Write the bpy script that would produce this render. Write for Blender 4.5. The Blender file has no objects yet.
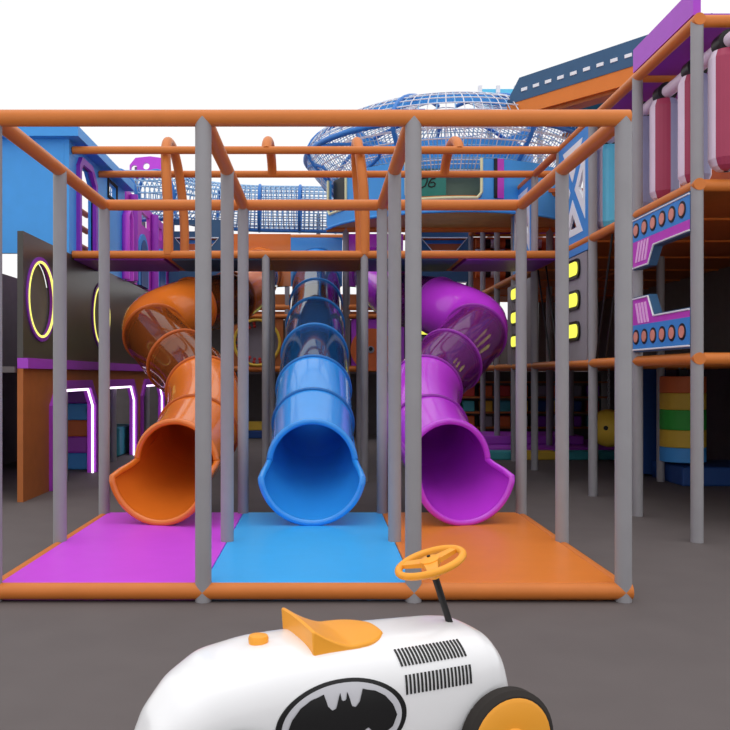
import bpy, bmesh, math, random
from mathutils import Vector, Matrix
random.seed(7)
sc = bpy.context.scene
COL = sc.collection
PI = math.pi
F, VX, VY, CZ = 826.0, 321.1, 375.4, 1.29
V = Vector

# ------------------------------------------------------------------ materials
def new_mat(name):
    m = bpy.data.materials.new(name); m.use_nodes = True
    nt = m.node_tree; nt.nodes.clear()
    out = nt.nodes.new('ShaderNodeOutputMaterial')
    return m, nt, out
def lin(c):
    return tuple(((v/255)/12.92 if v/255 <= .04045 else ((v/255+.055)/1.055)**2.4) for v in c) + (1,)
def plastic(name, rgb, rough=.4, var=.04, spec=.4, scale=6.0, bump=0.0, coat=0.0):
    m, nt, out = new_mat(name)
    b = nt.nodes.new('ShaderNodeBsdfPrincipled')
    b.inputs['Roughness'].default_value = rough
    b.inputs['Specular IOR Level'].default_value = spec
    b.inputs['Coat Weight'].default_value = coat
    tc = nt.nodes.new('ShaderNodeTexCoord')
    n = nt.nodes.new('ShaderNodeTexNoise'); n.inputs['Scale'].default_value = scale
    nt.links.new(tc.outputs['Object'], n.inputs['Vector'])
    r = nt.nodes.new('ShaderNodeValToRGB')
    c = lin(rgb)
    r.color_ramp.elements[0].position = .3; r.color_ramp.elements[1].position = .7
    r.color_ramp.elements[0].color = tuple(v*(1-var) for v in c[:3])+(1,)
    r.color_ramp.elements[1].color = tuple(min(1, v*(1+var)) for v in c[:3])+(1,)
    nt.links.new(n.outputs['Fac'], r.inputs['Fac'])
    nt.links.new(r.outputs['Color'], b.inputs['Base Color'])
    if bump:
        bp = nt.nodes.new('ShaderNodeBump'); bp.inputs['Strength'].default_value = bump
        bp.inputs['Distance'].default_value = .01
        n2 = nt.nodes.new('ShaderNodeTexNoise'); n2.inputs['Scale'].default_value = 120
        nt.links.new(tc.outputs['Object'], n2.inputs['Vector'])
        nt.links.new(n2.outputs['Fac'], bp.inputs['Height'])
        nt.links.new(bp.outputs['Normal'], b.inputs['Normal'])
    nt.links.new(b.outputs[0], out.inputs[0])
    return m
def clear(name, rgb, tint, body=.35, rough=.06, gl=.9):
    # tinted see-through plastic: some coloured body, some straight see-through, a glossy skin
    m, nt, out = new_mat(name)
    d = nt.nodes.new('ShaderNodeBsdfDiffuse'); d.inputs[0].default_value = lin(rgb)
    t = nt.nodes.new('ShaderNodeBsdfTransparent'); t.inputs[0].default_value = lin(tint)
    g = nt.nodes.new('ShaderNodeBsdfGlossy'); g.inputs['Roughness'].default_value = rough
    g.inputs[0].default_value = (gl, gl, gl, 1)
    mx = nt.nodes.new('ShaderNodeMixShader'); mx.inputs[0].default_value = body
    nt.links.new(t.outputs[0], mx.inputs[1]); nt.links.new(d.outputs[0], mx.inputs[2])
    f = nt.nodes.new('ShaderNodeFresnel'); f.inputs[0].default_value = 1.45
    mx2 = nt.nodes.new('ShaderNodeMixShader')
    nt.links.new(f.outputs[0], mx2.inputs[0])
    nt.links.new(mx.outputs[0], mx2.inputs[1]); nt.links.new(g.outputs[0], mx2.inputs[2])
    nt.links.new(mx2.outputs[0], out.inputs[0])
    return m
def glow(name, rgb, s=1.0):
    m, nt, out = new_mat(name)
    e = nt.nodes.new('ShaderNodeEmission'); e.inputs[0].default_value = lin(rgb); e.inputs[1].default_value = s
    nt.links.new(e.outputs[0], out.inputs[0]); return m

M = dict(
    orange_pipe=plastic('orange_pipe', (210, 120, 52), .45, .03, .35),
    grey_post=plastic('grey_post', (151, 149, 154), .5, .03, .3),
    floor=plastic('floor_rubber', (101, 94, 94), .7, .04, .2, 3.0),
    mat_purple=plastic('purple_mat', (212, 78, 232), .35, .02, .3),
    mat_blue=plastic('blue_mat', (56, 176, 250), .35, .02, .3),
    mat_orange=plastic('orange_mat', (228, 128, 50), .35, .02, .3),
    sl_orange=plastic('orange_slide', (226, 118, 38), .18, .02, .5, coat=.3),
    sl_blue=plastic('blue_slide', (48, 152, 240), .18, .02, .5, coat=.3),
    sl_purple=plastic('purple_slide', (196, 60, 222), .18, .02, .5, coat=.3),
    cl_orange=clear('clear_orange', (205, 105, 45), (248, 216, 186), .26),
    cl_blue=clear('clear_blue', (50, 130, 215), (214, 232, 252), .2),
    cl_purple=clear('clear_purple', (170, 55, 180), (240, 198, 240), .32),
    fl_orange=plastic('orange_flange', (190, 92, 34), .3, .02),
    fl_blue=plastic('blue_flange', (40, 120, 195), .3, .02),
    fl_purple=plastic('purple_flange', (150, 45, 170), .3, .02),
    white=plastic('white_shell', (244, 244, 247), .25, .01, .5, coat=.4),
    car_orange=plastic('yellow_orange_plastic', (246, 166, 50), .4, .02),
    black=plastic('black_plastic', (22, 22, 24), .4, .05),
    tyre=plastic('dark_rubber', (52, 48, 46), .8, .05, .2),
    emblem_grey=plastic('emblem_ground', (205, 205, 212), .3, .01),
    blue=plastic('blue_panel', (70, 162, 242), .45, .03),
    blue2=plastic('mid_blue_panel', (60, 142, 222), .45, .03),
    navy=plastic('navy_panel', (52, 92, 130), .5, .04),
    dark_blue=plastic('dark_blue_panel', (30, 72, 140), .5, .04),
    purple=plastic('purple_panel', (172, 66, 205), .45, .03),
    violet=plastic('violet_panel', (142, 50, 190), .45, .03),
    magenta=plastic('magenta_panel', (200, 66, 200), .45, .03),
    pink=plastic('pink_stripe', (248, 190, 246), .45, .02),
    white_trim=plastic('white_trim', (240, 242, 248), .4, .01),
    cream=plastic('cream_trim', (238, 236, 190), .4, .02),
    brown=plastic('orange_brown_panel', (176, 100, 46), .5, .06),
    dark=plastic('charcoal_panel', (66, 62, 58), .3, .06, .5),
    darker=plastic('dark_panel', (98, 91, 92), .6, .08),
    grey_panel=plastic('grey_panel', (150, 146, 154), .5, .03),
    cl_cyan=clear('clear_cyan', (110, 215, 245), (150, 235, 250), .5),
    cyan=plastic('cyan_panel', (105, 212, 250), .3, .02),
    lav=plastic('lavender_foam', (226, 208, 228), .5, .03),
    crimson=plastic('crimson_foam', (164, 58, 90), .5, .03),
    greyblue=plastic('grey_blue_foam', (150, 152, 188), .5, .03),
    teal=plastic('teal_screen', (28, 128, 118), .3, .04),
    teal_foam=plastic('teal_foam', (62, 160, 170), .5, .04),
    yellow=plastic('yellow_foam', (224, 186, 62), .5, .04),
    green=plastic('green_foam', (52, 172, 62), .5, .04),
    red=plastic('red_foam', (186, 56, 50), .5, .05),
    orange_foam=plastic('orange_foam', (214, 106, 52), .5, .04),
    steel=plastic('steel_chain', (140, 140, 145), .3, .05, .6),
    tan=plastic('tan_deck', (222, 184, 112), .5, .08),
    net_white=plastic('white_net_rope', (226, 226, 236), .6, .02),
    net_blue=plastic('light_blue_net_rope', (150, 190, 228), .6, .02),
    ring_blue=plastic('blue_net_ring', (48, 122, 204), .45, .03),
    sage=plastic('sage_panel', (104, 128, 116), .5, .05),
    dot=plastic('peach_dot', (230, 150, 132), .4, .05),
    skylight=glow('lit_cyan', (120, 215, 240), .9),
    neon=glow('white_neon', (250, 225, 255), 2.6),
    neon_y=glow('yellow_neon', (246, 240, 120), 1.4),
    lamp=glow('yellow_lamp', (252, 252, 96), 1.15),
)

# ------------------------------------------------------------------ mesh builder
class MB:
    def __init__(s): s.v, s.f, s.m = [], [], []
    def add(s, vs, fs, mi=0):
        o = len(s.v); s.v += [tuple(p) for p in vs]
        for f in fs: s.f.append(tuple(i+o for i in f)); s.m.append(mi)
        return s
    def box(s, x0, x1, y0, y1, z0, z1, mi=0):
        p = [(x0,y0,z0),(x1,y0,z0),(x1,y1,z0),(x0,y1,z0),(x0,y0,z1),(x1,y0,z1),(x1,y1,z1),(x0,y1,z1)]
        return s.add(p, [(3,2,1,0),(4,5,6,7),(0,1,5,4),(1,2,6,5),(2,3,7,6),(3,0,4,7)], mi)
    def tube(s, pts, r, n=14, closed=False, caps=True, mi=0):
        pts = [V(p) for p in pts]; k = len(pts)
        tans = []
        for i in range(k):
            a = pts[(i-1) % k] if (closed or i > 0) else pts[i]
            b = pts[(i+1) % k] if (closed or i < k-1) else pts[i]
            tans.append((b-a).normalized())
        ref = V((0,0,1)) if abs(tans[0].z) < .9 else V((1,0,0))
        nrm = (ref - tans[0]*ref.dot(tans[0])).normalized()
        vs = []
        for i in range(k):
            t = tans[i]; nrm = (nrm - t*nrm.dot(t)).normalized(); bi = t.cross(nrm)
            for j in range(n):
                a = 2*PI*j/n; vs.append(pts[i] + (nrm*math.cos(a) + bi*math.sin(a))*r)
        fs = []
        for i in range(k if closed else k-1):
            i2 = (i+1) % k
            for j in range(n):
                j2 = (j+1) % n
                fs.append((i*n+j, i*n+j2, i2*n+j2, i2*n+j))
        if caps and not closed:
            fs.append(tuple(range(n-1, -1, -1))); fs.append(tuple((k-1)*n+j for j in range(n)))
        return s.add(vs, fs, mi)
    def lathe(s, prof, c, axis=(0,0,1), n=32, mi=0):
        # prof: (radius, height along axis)
        ax = V(axis).normalized(); ref = V((1,0,0)) if abs(ax.x) < .9 else V((0,1,0))
        e1 = (ref - ax*ref.dot(ax)).normalized(); e2 = ax.cross(e1); c = V(c); vs = []
        for (r, h) in prof:
            for j in range(n):
                a = 2*PI*j/n; vs.append(c + ax*h + (e1*math.cos(a)+e2*math.sin(a))*r)
        fs = []
        for i in range(len(prof)-1):
            for j in range(n):
                j2 = (j+1) % n; fs.append((i*n+j, i*n+j2, (i+1)*n+j2, (i+1)*n+j))
        if prof[0][0] > 1e-5: fs.append(tuple(range(n-1, -1, -1)))
        if prof[-1][0] > 1e-5: fs.append(tuple((len(prof)-1)*n+j for j in range(n)))
        return s.add(vs, fs, mi)
    def plate(s, outer, holes, fn, d, mi=0):
        # polygon with holes in 2D, fn(a, b, depth) -> 3D, thickness d
        bm = bmesh.new(); edges = []
        for loop in [outer] + holes:
            vv = [bm.verts.new((p[0], p[1], 0)) for p in loop]
            for i in range(len(vv)): edges.append(bm.edges.new((vv[i], vv[(i+1) % len(vv)])))
        bmesh.ops.triangle_fill(bm, use_beauty=True, use_dissolve=False, edges=edges)
        bm.verts.index_update()
        n = len(bm.verts); bv = [(v.co.x, v.co.y) for v in bm.verts]
        vs = [fn(a, b, 0) for a, b in bv] + [fn(a, b, d) for a, b in bv]; fs = []
        for f in bm.faces:
            idx = [v.index for v in f.verts]
            fs.append(tuple(idx)); fs.append(tuple(n+i for i in reversed(idx)))
        bm.free(); o = 0
        for loop in [outer] + holes:
            k = len(loop)
            for i in range(k): fs.append((o+i, o+(i+1) % k, n+o+(i+1) % k, n+o+i))
            o += k
        return s.add(vs, fs, mi)
    def obj(s, name, mats, parent=None, smooth=True, local=False, bevel=0):
        me = bpy.data.meshes.new(name)
        off = V((0,0,0))
        if parent is not None and not local:
            q = parent
            while q is not None: off += q.location; q = q.parent
        me.from_pydata([tuple(V(p)-off) for p in s.v], [], s.f)
        if not isinstance(mats, (list, tuple)): mats = [mats]
        for m in mats: me.materials.append(m)
        me.polygons.foreach_set('material_index', s.m)
        bm = bmesh.new(); bm.from_mesh(me)
        bmesh.ops.recalc_face_normals(bm, faces=bm.faces)
        bm.to_mesh(me); bm.free()
        if smooth:
            me.polygons.foreach_set('use_smooth', [True]*len(me.polygons))
            try: me.set_sharp_from_angle(angle=math.radians(38))
            except Exception: pass
        o = bpy.data.objects.new(name, me); COL.objects.link(o)
        if parent is not None: o.parent = parent
        if bevel:
            b = o.modifiers.new('bevel', 'BEVEL'); b.width = bevel; b.segments = 2; b.limit_method = 'ANGLE'
        return o
def tag(o, label=None, cat=None, group=None, kind=None):
    if label: o['label'] = label
    if cat: o['category'] = cat
    if group: o['group'] = group
    if kind: o['kind'] = kind
    return o
def thing(name, label, cat, loc=(0,0,0), group=None, rz=0):
    o = bpy.data.objects.new(name, None); COL.objects.link(o); o.location = loc
    o.rotation_euler = (0, 0, rz); o.empty_display_size = .1
    return tag(o, label, cat, group)
def copy_tree(o, loc, label=None):
    c = o.copy(); COL.objects.link(c); c.location = loc
    if label: c['label'] = label
    for ch in o.children:
        d = ch.copy(); COL.objects.link(d); d.parent = c
        for g in ch.children:
            e = g.copy(); COL.objects.link(e); e.parent = d
    return c
def at(px, py, Y): return V(((px-VX)*Y/F, Y, CZ-(py-VY)*Y/F))
def circ(cx, cy, r, n=28, ry=None): return [(cx+r*math.cos(2*PI*i/n), cy+(ry or r)*math.sin(2*PI*i/n)) for i in range(n)]
def rect(a0, a1, b0, b1): return [(a0,b0),(a1,b0),(a1,b1),(a0,b1)]
def on_x(x): return lambda a, b, d: (x+d, a, b)      # a = Y, b = Z
def on_y(y): return lambda a, b, d: (a, y+d, b)      # a = X, b = Z
def on_z(z): return lambda a, b, d: (a, b, z+d)

# ------------------------------------------------------------------ setting
COLS = [-3.07, -1.872, -.673, .527, 1.727, 2.927]
Z1, Z2, Z3 = 1.42, 2.76, 4.03
R = .047
tag(MB().box(-14, 14, 0, 24, -.1, 0).obj('floor', M['floor'], smooth=False), kind='structure')
tag(MB().box(-6, 9, 18.0, 18.15, 0, 2.5).obj('wall_back', M['darker'], smooth=False), kind='structure')

# ------------------------------------------------------------------ front frame
def post(par, x, y, z1, z0=0, r=R, m='grey_post', name='post'):
    return MB().tube([(x,y,z0),(x,y,z1)], r, 20).obj(name, M[m], par)
def rail(par, a, b, r=R, m='orange_pipe', name='rail'):
    return MB().tube([a, b], r, 20).obj(name, M[m], par)
FR = [4.72, 5.92, 7.13]
frame = thing('steel_play_frame', 'open front frame of grey posts and orange pipes around the three floor mats', 'play frame', (-.073, 4.72, 0))
for y in FR:
    for x in COLS[1:5]: post(frame, x, y, Z2)
for y in (FR[0], FR[2]): rail(frame, (COLS[1]-R*.7, y, Z2), (COLS[4]+R*.7, y, Z2))
for x in COLS[1:5]: rail(frame, (x, FR[0], Z2), (x, FR[2], Z2))
ZB = .058
for i in (1, 2, 3): rail(frame, (COLS[i], FR[0], ZB), (COLS[i+1], FR[0], ZB), name='base_rail')
rail(frame, (COLS[4], FR[0], ZB), (COLS[4]+R*.95, FR[0], ZB), name='base_rail')
for x in (COLS[1], COLS[4]): rail(frame, (x, FR[0], ZB), (x, FR[2], ZB), name='base_rail')
for (i, m, nm) in ((1, 'mat_purple', 'purple'), (2, 'mat_blue', 'blue'), (3, 'mat_orange', 'orange')):
    x0 = COLS[i] + (.03 if i == 1 else .002); x1 = COLS[i+1] - (.03 if i == 3 else .002)
    o = MB().box(x0, x1, FR[0]+.02, FR[2]+.03, .0, .104).obj('floor_mat', M[m], smooth=False, bevel=.006)
    tag(o, '%s foam floor mat in front of the %s tube slide' % (nm, nm), 'mat', 'foam floor mats')

# ------------------------------------------------------------------ tube slides
def catmull(P, n=16):
    P = [V(p) for p in P]; P = [P[0]*2-P[1]] + P + [P[-1]*2-P[-2]]; out = []
    for i in range(1, len(P)-2):
        p0, p1, p2, p3 = P[i-1:i+3]
        for k in range(n):
            t = k/n
            out.append(.5*((2*p1)+(p2-p0)*t+(2*p0-5*p1+4*p2-p3)*t*t+(3*p1-p0-3*p2+p3)*t**3))
    out.append(P[-2]); return out
TR = .36
def slide(nm, path, breaks, d, mats, label, panel):
    """path runs from the exit hood up to the entrance; breaks = fractions of path where sections join"""
    root = thing('tube_slide', label, 'slide', (path[0][0], path[0][1], 0))
    op, cl, fl = mats
    pts = catmull(path, 14)
    L = [0]
    for i in range(1, len(pts)): L.append(L[-1]+(pts[i]-pts[i-1]).length)
    tot = L[-1]
    def P(s):
        s = max(0, min(tot, s))
        for i in range(1, len(L)):
            if L[i] >= s:
                t = (s-L[i-1])/max(1e-9, L[i]-L[i-1]); return pts[i-1].lerp(pts[i], t)
    N = 44
    # frames
    def frames(ss):
        fr = []
        for s in ss:
            t = (P(s+.04)-P(s-.04)).normalized()
            up = V((0,0,1)); u = (up - t*up.dot(t)).normalized(); r = t.cross(u)
            fr.append((P(s), u, r, t))
        return fr
    bs = breaks
    for i in range(len(bs)-1):
        a, b = bs[i], bs[i+1]; k = max(4, int((b-a)/.09)); ss = [a+(b-a)*j/k for j in range(k+1)]
        frs = frames(ss); vs = []; fs = []
        for ri, rr in ((0, TR), (1, TR-.014)):
            for (p, u, r, t) in frs:
                for j in range(N):
                    an = 2*PI*j/N; vs.append(p+(u*math.cos(an)+r*math.sin(an))*rr)
        K = k+1
        for ri in (0, 1):
            for q in range(k):
                for j in range(N):
                    j2 = (j+1) % N; o = ri*K*N
                    f = (o+q*N+j, o+q*N+j2, o+(q+1)*N+j2, o+(q+1)*N+j)
                    fs.append(f)
        for q in (0, k):
            for j in range(N):
                j2 = (j+1) % N; fs.append((q*N+j, q*N+j2, K*N+q*N+j2, K*N+q*N+j))
        mt = op if panel['opaque'](i) else cl
        sec = MB().add(vs, fs).obj('tube_section', M[mt], root)
        p, u, r, t = frames([b])[0]
        MB().tube([p+(u*math.cos(2*PI*j/36)+r*math.sin(2*PI*j/36))*(TR+.004) for j in range(36)], .017, 8, True).obj('flange', M[fl], sec)
    # exit scoop
    p, u0, r0, t0 = frames([bs[0]])[0]
    d = V(d).normalized(); E = V(path[0]); ue = (V((0,0,1)) - d*d.z).normalized(); re = (-d).cross(ue)
    K = 16; vs = []; N2 = 96; rim = []
    def Lf(a):
        a = abs(a); t = max(0, min(1, (a-1.50)/.22)); t = t*t*(3-2*t); return .36*t
    def Rf(a):
        a = abs(a); t = max(0, min(1, (a-1.50)/.22)); t = t*t*(3-2*t); return .357+.048*t
    for sh in (0, .014):
        for q in range(K+1):
            t = q/K
            for j in range(N2):
                an = -PI+2*PI*j/N2
                A = p+(u0*math.cos(an)+r0*math.sin(an))*(TR-sh)
                B = E+d*Lf(an)+(ue*math.cos(an)+re*math.sin(an))*(Rf(an)-sh)
                e = t*t
                c = A.lerp(B, t); c += (ue*math.cos(an)+re*math.sin(an))*(e-t)*.03
                vs.append(c)
                if q == K and sh == 0: rim.append(c)
    fs = []
    for si in (0, 1):
        o = si*(K+1)*N2
        for q in range(K):
            for j in range(N2):
                j2 = (j+1) % N2; fs.append((o+q*N2+j, o+q*N2+j2, o+(q+1)*N2+j2, o+(q+1)*N2+j))
    o = (K+1)*N2
    for j in range(N2):
        j2 = (j+1) % N2; fs.append((K*N2+j, K*N2+j2, o+K*N2+j2, o+K*N2+j))
    zmin = min(v[2] for v in rim)
    ex = MB().add(vs, fs).obj('exit_scoop', M[op], root)
    MB().tube(rim, .027, 12, True).obj('rolled_lip', M[op], ex)
    MB().tube([p+(u0*math.cos(2*PI*j/36)+r0*math.sin(2*PI*j/36))*(TR+.004) for j in range(36)], .017, 8, True).obj('flange', M[fl], ex)
    # entrance panel
    q = P(tot); x0, x1, z0, z1 = panel['rect']
    MB().plate(rect(x0, x1, z0, z1), [circ(q.x, q.z, TR-.02, 32)] if (q.z+TR < z1 and q.x-TR > x0-.3) else [], on_y(q.y), .05).obj('entrance_panel', M[panel['mat']], root, smooth=False)
    return zmin
CX = -.073
def mir(P): return [(2*CX-a, b, c) for a, b, c in P]
po = [(-1.20, 6.86, .555), (-1.15, 7.25, .66), (-1.12, 7.9, .92), (-1.28, 8.65, 1.22), (-1.72, 9.3, 1.58), (-2.02, 9.95, 1.9), (-1.66, 10.5, 2.16),
      (-1.27, 11.3, 2.33), (-1.05, 12.4, 2.66), (-1.0, 13.6, 3.05)]
pb = [(CX, 6.86, .555), (CX, 7.3, .74), (CX, 8.15, 1.14), (CX, 9.5, 1.62), (CX, 11.65, 2.3), (CX, 13.6, 3.05)]
lo = lambda lim: (lambda i: i < lim or i > 4)
slide('orange', po, [.72, 1.75, 2.5, 3.3, 4.35, 5.3, 6.2, 7.25, 8.05], (-.25, -.97, -.08), ('sl_orange', 'cl_orange', 'fl_orange'),
      'orange winding tube slide ending on the purple mat', dict(rect=(-1.5, -.5, Z2, 3.62), mat='sl_orange', opaque=lambda i: i in (0, 3, 5, 7)))
slide('blue', pb, [.72, 1.42, 2.5, 3.85, 5.1, 6.3, 7.1], (0, -1, -.08), ('sl_blue', 'cl_blue', 'fl_blue'),
      'straight blue tube slide ending on the blue mat', dict(rect=(-.5, .35, Z2, 3.56), mat='sl_blue', opaque=lambda i: i in (0, 5)))
slide('purple', mir(po), [.72, 1.75, 2.5, 3.3, 4.35, 5.3, 6.2, 7.25, 8.05], (.25, -.97, -.08), ('sl_purple', 'cl_purple', 'fl_purple'),
      'purple winding tube slide ending on the orange mat', dict(rect=(.36, 1.35, Z2, 3.62), mat='sl_purple', opaque=lambda i: i in (0, 3, 5, 7)))

# ------------------------------------------------------------------ high walkway over the slides
YA, YB = 10.05, 11.25
walk = thing('high_walkway', 'raised walkway of orange pipes and coloured decks crossing above the tube slides', 'walkway', (CX, YA, 0))
for x in (COLS[2], COLS[3]):
    post(walk, x, YA, Z2)
    post(walk, x, YB, Z2)
for y in (YA, YB):
    rail(walk, (COLS[0]+.05, y, Z2), (COLS[5], y, Z2)); rail(walk, (COLS[0]+.05, y, Z3), (COLS[5], y, Z3))
for x in COLS[1:5]: rail(walk, (x, YA, Z2), (x, YB, Z2))
for i, m in enumerate(('violet', 'navy', 'brown', 'navy', 'violet')):
    mm = m
    x0, x1 = COLS[i]+.05, COLS[i+1]-.05
    if i == 1:   # the deck splits diagonally beside the purple pad
        MB().plate([(x0, YA+.04), (x1, YA+.04), (x1, YB-.04), (x0, YB-.04)], [], on_z(Z2-.06), .05).obj('deck', M[mm], walk, smooth=False)
    else: MB().box(x0, x1, YA+.04, YB-.04, Z2-.06, Z2-.01).obj('deck', M[mm], walk, smooth=False)
def hoop(x, z0, bulge, top):
    ys = [YA+(YB-YA)*.5*(1-math.cos(PI*i/24)) for i in range(25)]
    if z0 > 3: return [(x, YA+(YB-YA)*i/24, z0+(top-z0)*math.sin(PI*i/24)**.6) for i in range(25)]
    pts = [(x, YA-.0, z0)]
    for i in range(33):
        a = PI*i/32
        pts.append((x-.08*math.sin(a), (YA+YB)/2-(YB-YA)/2*math.copysign(abs(math.cos(a))**.8, math.cos(a)), z0+.5+(top-z0-.5)*math.sin(a)**.75))
    pts.append((x, YB, z0)); return pts
for x, z0 in ((-1.86, Z2), (-.665, Z3), (.53, Z2), (1.68, Z3)):
    MB().tube(hoop(x, z0, 0, 4.27), .062, 14).obj('hoop', M['orange_pipe'], walk)

# ------------------------------------------------------------------ right tower frame
XR = 2.908; XQ = 4.13; XE = 5.4
RY = [6.39, 7.59, 8.84, 10.05, 11.25, 12.45, 13.65, 14.85, 16.05]
tower = thing('play_tower_frame', 'tall three storey frame of grey posts, orange pipes and decks on the right', 'play frame', (XR, 6.39, 0))
for y in RY: post(tower, XR, y, Z3)
for y in RY[3:]: post(tower, XQ, y, Z3)
for z in (Z1, Z2, Z3): rail(tower, (XR, RY[0]-.05, z), (XR, RY[-1], z))
for z in (Z1, Z2, Z3): rail(tower, (XQ, RY[3], z), (XQ, RY[-1], z))
for y in RY:
    for z in (Z1, Z2, Z3):
        rail(tower, (XR, y, z), (XE, y, z))
MB().box(XR+.05, XE, RY[0], RY[-1], Z1-.03, Z1+.03).obj('deck', M['brown'], tower, smooth=False)
MB().box(XR+.05, XE, RY[0], RY[-1], Z2-.03, Z2+.03).obj('deck', M['brown'], tower, smooth=False)
MB().box(XR+.05, XE, RY[0], RY[2], Z3, Z3+.06).obj('roof_deck', M['violet'], tower, smooth=False)
MB().box(XR+.05, XE, RY[5]-.1, RY[6], Z3, Z3+.06).obj('roof_deck', M['orange_foam'], tower, smooth=False)
MB().box(XR+.05, XE, RY[6], RY[8], Z3, Z3+.06).obj('roof_deck', M['purple'], tower, smooth=False)
MB().box(XR+.06, XE, RY[8]+.03, RY[8]+.08, Z2+.1, Z3-.05).obj('rear_board', M['orange_foam'], tower, smooth=False)
MB().box(XR-.03, XR+.03, RY[0], 7.62, Z3+.05, Z3+.26).obj('roof_board', M['purple'], tower, smooth=False)
ww = MB().box(XE, XE+.06, RY[0], RY[-1], Z1, Z2).box(XE, XE+.06, RY[0], RY[-1], 0, Z1).box(XQ+.1, XE+.06, RY[-1], RY[-1]+.06, Z1, Z2).obj('inner_panel', M['darker'], tower, smooth=False)
MB().box(XQ+.25, XQ+.31, RY[2], RY[-1], Z2+.03, Z2+.55).obj('inner_panel', M['violet'], tower, smooth=False)
MB().box(XQ+.25, XQ+.31, RY[2], RY[-1], Z2+.56, Z3-.15).obj('inner_panel', M['orange_foam'], tower, smooth=False)

# panels on the tower's side
def lamp_panel(y0, y1, label, yc):
    r = thing('lamp_panel', label, 'panel', (XR-.02, y0, Z1), 'grey panels with yellow lamps')
    MB().box(XR-.03, XR+.03, y0+.05, y1-.05, Z1+.03, Z2-.12).obj('board', M['grey_panel'], r, smooth=False)
    for z in (1.79, 2.14, 2.49):
        def rr(g):
            a, b, cr = .25+g, .075+g, .07+g*.5
            out = []
            for cx, cy, s in ((a-cr, b-cr, 0), (-(a-cr), b-cr, 1), (-(a-cr), -(b-cr), 2), (a-cr, -(b-cr), 3)):
                for k in range(6):
                    an = PI/2*s+PI/2*k/5; out.append((yc+cx+cr*math.cos(an), z+cy+cr*math.sin(an)))
            return out
        h = MB().plate(rr(.035), [], on_x(XR-.035), -.02).obj('lamp_housing', M['black'], r, smooth=False)
        MB().plate(rr(0), [], on_x(XR-.056), -.012).obj('lamp', M['lamp'], h, smooth=False)
    return r
lamp_panel(8.9, 10.05, 'grey board with three yellow lamps beside the nearer crossed blue frame', 9.44)
lamp_panel(11.3, 12.8, 'grey board with three yellow lamps below the farther crossed blue frame', 12.12)
def x_panel(y0, y1, label):
    r = thing('crossed_frame_panel', label, 'panel', (XR, y0, Z2), 'blue crossed frame panels')
    z0, z1 = Z2+.02, Z3-.02; fn = on_x(XR-.03); w = .1
    zc = (z0+z1)/2; yc = (y0+y1)/2
    tri = lambda a, b, c: [a, b, c]
    hs = [[(y0+w+.08, z0+w), (y1-w-.08, z0+w), (yc, zc-.1)], [(y0+w+.08, z1-w), (yc, zc+.1), (y1-w-.08, z1-w)],
          [(y0+w, z0+w+.12), (yc-.08, zc), (y0+w, z1-w-.12)], [(y1-w, z0+w+.12), (y1-w, z1-w-.12), (yc+.08, zc)]]
    MB().plate(rect(y0, y1, z0, z1), hs, fn, .06).obj('frame', M['blue2'], r, smooth=False)
    for h in hs:
        cx = sum(p[0] for p in h)/3; cz = sum(p[1] for p in h)/3
        inner = [(cx+(p[0]-cx)*.42, cz+(p[1]-cz)*.42) for p in h]
        MB().plate(h, [inner], on_x(XR-.034), .03).obj('edging', M['white_trim'], r, smooth=False)
    return r
x_panel(8.9, 10.0, 'blue frame panel crossed with white edging behind the front right post')
x_panel(11.3, 12.4, 'blue frame panel crossed with white edging, farther of the two on the right')
MB()
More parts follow.
